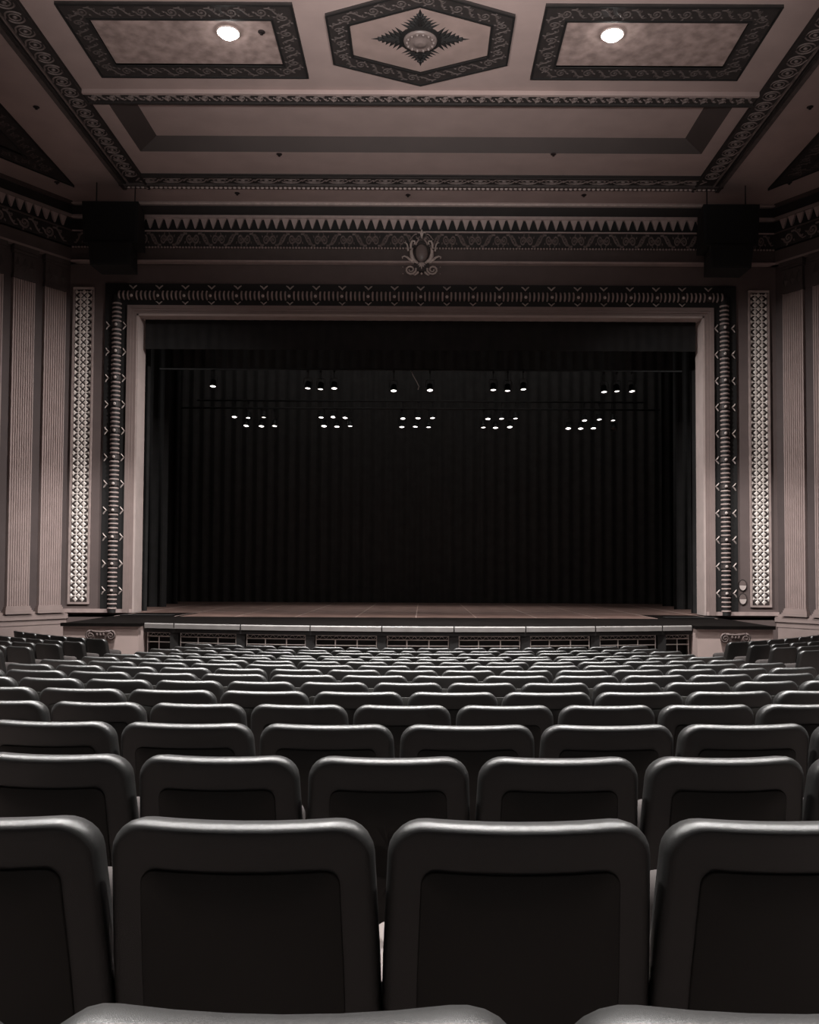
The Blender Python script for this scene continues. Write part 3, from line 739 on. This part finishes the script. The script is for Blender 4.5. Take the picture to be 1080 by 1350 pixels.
for nm, Y, PX, PYX in BARS:
    zs_ = []
    pos = []
    for px, py in zip(PX, PYX):       # surveyed positions along each bar
        pos.append((.1 + (px - 558) * Y / 1170, 1.35 + (755 - py) * Y / 1170 * 1.004))
    zbar = sum(z for x, z in pos) / len(pos) + .56
    bar = thing('lighting_bar', '%s dark pipe bar carrying stage lamps above the stage' % {'upper': 'frontmost upper', 'middle': 'rearmost', 'lower': 'middle lower'}[nm], 'lighting bar', (0, Y, zbar))
    MB().tube([(-8, 0, 0), (8, 0, 0)], .028, 8).build('pipe', M['pipe'], bar, True)
    for k in range(5): MB().tube([(-6 + 3 * k, 0, .02), (-6 + 3 * k, 0, 14.0 - zbar)], .006, 4).build('lift_line', M['pipe'], bar)
    if nm == 'upper':
        MB().tube([(-.3, -.03, -.03), (-.22, -.04, -.2), (-.12, -.04, -.38), (-.05, -.04, -.52), (-.08, -.04, -.62)], .014, 5).build('hanging_cable', M['steel'], None, True).location = (0, Y, zbar); tag(bpy.data.objects['hanging_cable'], 'thin cable hanging from the top lighting bar at mid stage', 'cable')
    for k, (x, z) in enumerate(pos):
        lit = not (nm == 'lower' and k == len(pos) - 1)
        lab = '%s stage lamp, %s from the left on the %s lighting bar' % ('lit round' if lit else 'unlit', ORD[k + 1], {'upper': 'top', 'middle': 'second', 'lower': 'lowest'}[nm])
        t = thing('stage_lamp', lab, 'stage lamp', (x, Y, z), 0, 'stage lamps on the %s bar' % {'upper': 'top', 'middle': 'second', 'lower': 'lowest'}[nm])
        tilt = -.36 + random.uniform(-.1, .1); pan = random.uniform(-.15, .15)
        put(LB, 'lamp_body', M['lamp_body'], t, (0, 0, 0), (tilt, 0, pan))
        put(LL, 'lamp_lens', M['lens'], t, (0, 0, 0), (tilt, 0, pan)) if lit else put(LL.copy(), 'lamp_lens', M['boss'], t, (0, 0, 0), (tilt, 0, pan))
        put(LY, 'yoke', M['pipe'], t); o = put(LK, 'clamp', M['pipe'], t); o.scale.z = (zbar - .03 - z) / .475
if 'lamp_lens' in bpy.data.meshes:
    for m_ in bpy.data.meshes:
        if m_.name.startswith('lamp_lens.'): m_.materials.clear(); m_.materials.append(M['boss'])

# ------------------------------------------------------------------ theatre seats
def rrect(hw, hh, r, n=6):
    r = max(min(r, hw * .98, hh * .98), .002); out = []
    for cx, cy, a0 in ((hw - r, hh - r, 0), (-hw + r, hh - r, PI / 2), (-hw + r, -hh + r, PI), (hw - r, -hh + r, 1.5 * PI)):
        for k in range(n + 1): out.append((cx + r * math.cos(a0 + PI / 2 * k / n), cy + r * math.sin(a0 + PI / 2 * k / n)))
        # an extra point on the straight run keeps the bend smooth
        nx_ = {0: (0, hh), PI / 2: (-hw, 0), PI: (0, -hh), 1.5 * PI: (hw, 0)}[a0]
        px, py = out[-1]
        if a0 in (0, PI):
            for f in (.33, .66, 1.0, 1.34, 1.67): out.append((px * (1 - f), py))
        else:
            for f in (.5, 1.0, 1.5): out.append((px, py * (1 - f)))
    return out
BH = .60     # height of the back
def warp(hw, x, v, d):       # v: 0 at the top of the back, BH at its foot; d: offset to the rear (-) or front (+)
    xs_ = x * (1 + .06 * min(1, v / .36))
    k = x / hw
    y = d + v * .20 - .032 * (1 - k * k) + .032
    z = CH - v * .98 - .006 * (1 - k * k)
    return (xs_, y, z)
def back_mesh(s):
    hw, hh = s / 2 - .017, BH / 2
    r = .040; e = .023
    prof = [(.003, .012), (0, -.004), (0, -(r - e))]
    for k in range(1, 7):
        a = PI / 2 * k / 6; prof.append((e * (1 - math.cos(a)), -(r - e) - e * math.sin(a)))
    front = [(.006, .028), (.014, .036), (.03, .042)]
    m = MB()
    def ring(ins, d): return [warp(hw, x, hh - y, d) for x, y in rrect(hw - ins, hh - ins, .075 - ins * .8)]
    rear = [ring(i, d) for i, d in prof] + [ring(.05, -r - .001), ring(.14, -r), ring(.2, -r)]
    fr = [ring(i, d) for i, d in front] + [ring(.1, .05), ring(.2, .055)]
    m.loft(fr[::-1] + rear, True, True)
    return m.mesh('backrest', True)
def panel_mesh(s):
    hw, hh = s / 2 - .017, BH / 2
    m = MB(); ph, pt, pb = hw - .068, .098, BH - .05
    def ring(ins, d): return [warp(hw, x, (pt + pb) / 2 - y, d - .0065) for x, y in rrect(ph - ins, (pb - pt) / 2 - ins, .03)]
    m.loft([ring(0, -.03), ring(0, -.0375), ring(.003, -.0395), ring(.10, -.0395), ring(.17, -.0395)], True, True)
    return m.mesh('back_panel', True)
def seat_mesh(s):
    hw = s / 2 - .045; m = MB()
    rings = []
    for d, i in ((0, .03), (.02, .004), (.05, 0), (.08, .012), (.095, .05)):
        rings.append([(x, .24 + d + (.2 + y) * .2, .34 + (.17 + y * .85)) for x, y in rrect(hw - i, .2 - i, .06)])
    m.loft(rings, True, True); return m.mesh('seat', True)
def arm_mesh():
    m = MB(); P = []
    wv = .036
    pl = [(-wv, .14), (wv, .14)] + [(wv * math.cos(a), .43 + wv * 1.1 * math.sin(a)) for a in [PI * k / 8 for k in range(9)]]
    m.loft([[(x * .8, y, .475) for x, y in pl], [(x, y, .485) for x, y in pl], [(x, y, .51) for x, y in pl], [(x * .85, y, .52) for x, y in pl]], True, True)
    return m.mesh('armrest')
def standard_mesh():
    m = MB()
    side = [(.10, .03), (.12, .2), (.17, .34), (.10, .46), (.12, .478), (.40, .478), (.41, .45), (.33, .36), (.28, .2), (.31, .03)]
    m.loft([[(-.016, y, z) for y, z in side], [(.016, y, z) for y, z in side]], True, True)
    m.box(-.035, .035, .05, .38, -.02, .03, .008)
    return m.mesh('standard')
ARM, STD = arm_mesh(), standard_mesh()
PROTO = {}
for s in (.51, .56): PROTO[s] = (back_mesh(s), panel_mesh(s), seat_mesh(s))
def make_seat(x, y, z, rz, s, label, group, full, left_end):
    t = thing('theatre_seat', label, 'seat', (x, y, z), rz, group)
    b, p, c2 = PROTO[s]
    o = put(b, 'backrest', M['vinyl'], t)
    if full: put(p, 'back_panel', M['vinyl_panel'], t)
    put(c2, 'seat', M['cushion'], t)
    for sx in ((1, -1) if left_end else (1,)):
        if full: put(ARM, 'armrest', M['arm'], t, (sx * s / 2, 0, 0))
        put(STD, 'standard', M['iron'], t, (sx * s / 2, 0, 0))
    return t
bpy.context.view_layer.update()
def in_frame(x, y, zt, s):
    inv = CAM_M.inverted(); px, py = [], []
    for dx, dz in ((-s / 2, 0), (s / 2, 0), (0, 0), (0, -.15)):
        p = inv @ Vector((x + dx, y, zt + dz))
        if p.z > -.1: return False
        px.append(558 + 1170 * p.x / -p.z); py.append(714.1 - 1170 * p.y / -p.z)
    return max(px) > 4 and min(px) < 1076 and min(py) < 1347
ROWNAME = ['nearest row'] + ['%s row from the camera' % ORD[k + 1] for k in range(1, 15)] + ['front row before the stage']
for i, (Y, ZT) in enumerate(zip(rowY, rowZ)):
    wide = i % 2 == 1; s = .56 if wide else .51; n = 14 if wide else 15
    Rr = ARC_C - Y
    seats = []
    for k in range(n):
        th = (k - (n - 1) / 2) * s / Rr
        seats.append((Rr * math.sin(th) + {0: -.034, 1: .018}.get(i, 0), ARC_C - Rr * math.cos(th), th))
    vis = [in_frame(x, y, ZT, s) for x, y, th in seats]
    idx = [k for k in range(n) if vis[k]]
    if not idx: continue
    keep = [k for k in range(n) if idx[0] - 1 <= k <= idx[-1] + 1]
    full = i < 9
    for k in keep:
        x, y, th = seats[k]
        if vis[k]:
            o_ = k - idx[0] + 1
            o2 = idx[-1] - k + 1
            pos = ('%s in view from left' % ORD[o_]) if o_ <= o2 else ('%s in view from right' % ORD[o2])
            if o_ == o2: pos = 'middle seat'
            lab = 'black theatre seat, %s, %s, middle block' % (pos, ROWNAME[i]) if i else 'black theatre seat cut by the bottom edge, nearest row, %s' % pos
        else:
            lab = 'black theatre seat just beyond the %s edge, %s, middle block' % ('left' if k < idx[0] else 'right', ROWNAME[i])
        make_seat(x, y, ZT - CH, th, s, lab, 'seats of the middle block, ' + ROWNAME[i], full, k == keep[0])
    # side blocks beyond the aisles (only the rows near the stage reach into the picture)
    if i >= 9:
        for side, nm in ((-1, 'left'), (1, 'right')):
            th0 = math.asin(5.62 / Rr); lst = []
            for k in range(6):
                th = side * (th0 + k * s / Rr); x, y = Rr * math.sin(th), ARC_C - Rr * math.cos(th)
                if in_frame(x, y, ZT, s) and abs(x) < 9.0: lst.append((x, y, th))
            for k, (x, y, th) in enumerate(lst):
                lab = 'black theatre seat in %s side block, %s, %s from the aisle' % (nm, ROWNAME[i], ORD[k + 1])
                make_seat(x, y, ZT - CH, th, s, lab, 'seats of the %s side block' % nm, False, k == 0)
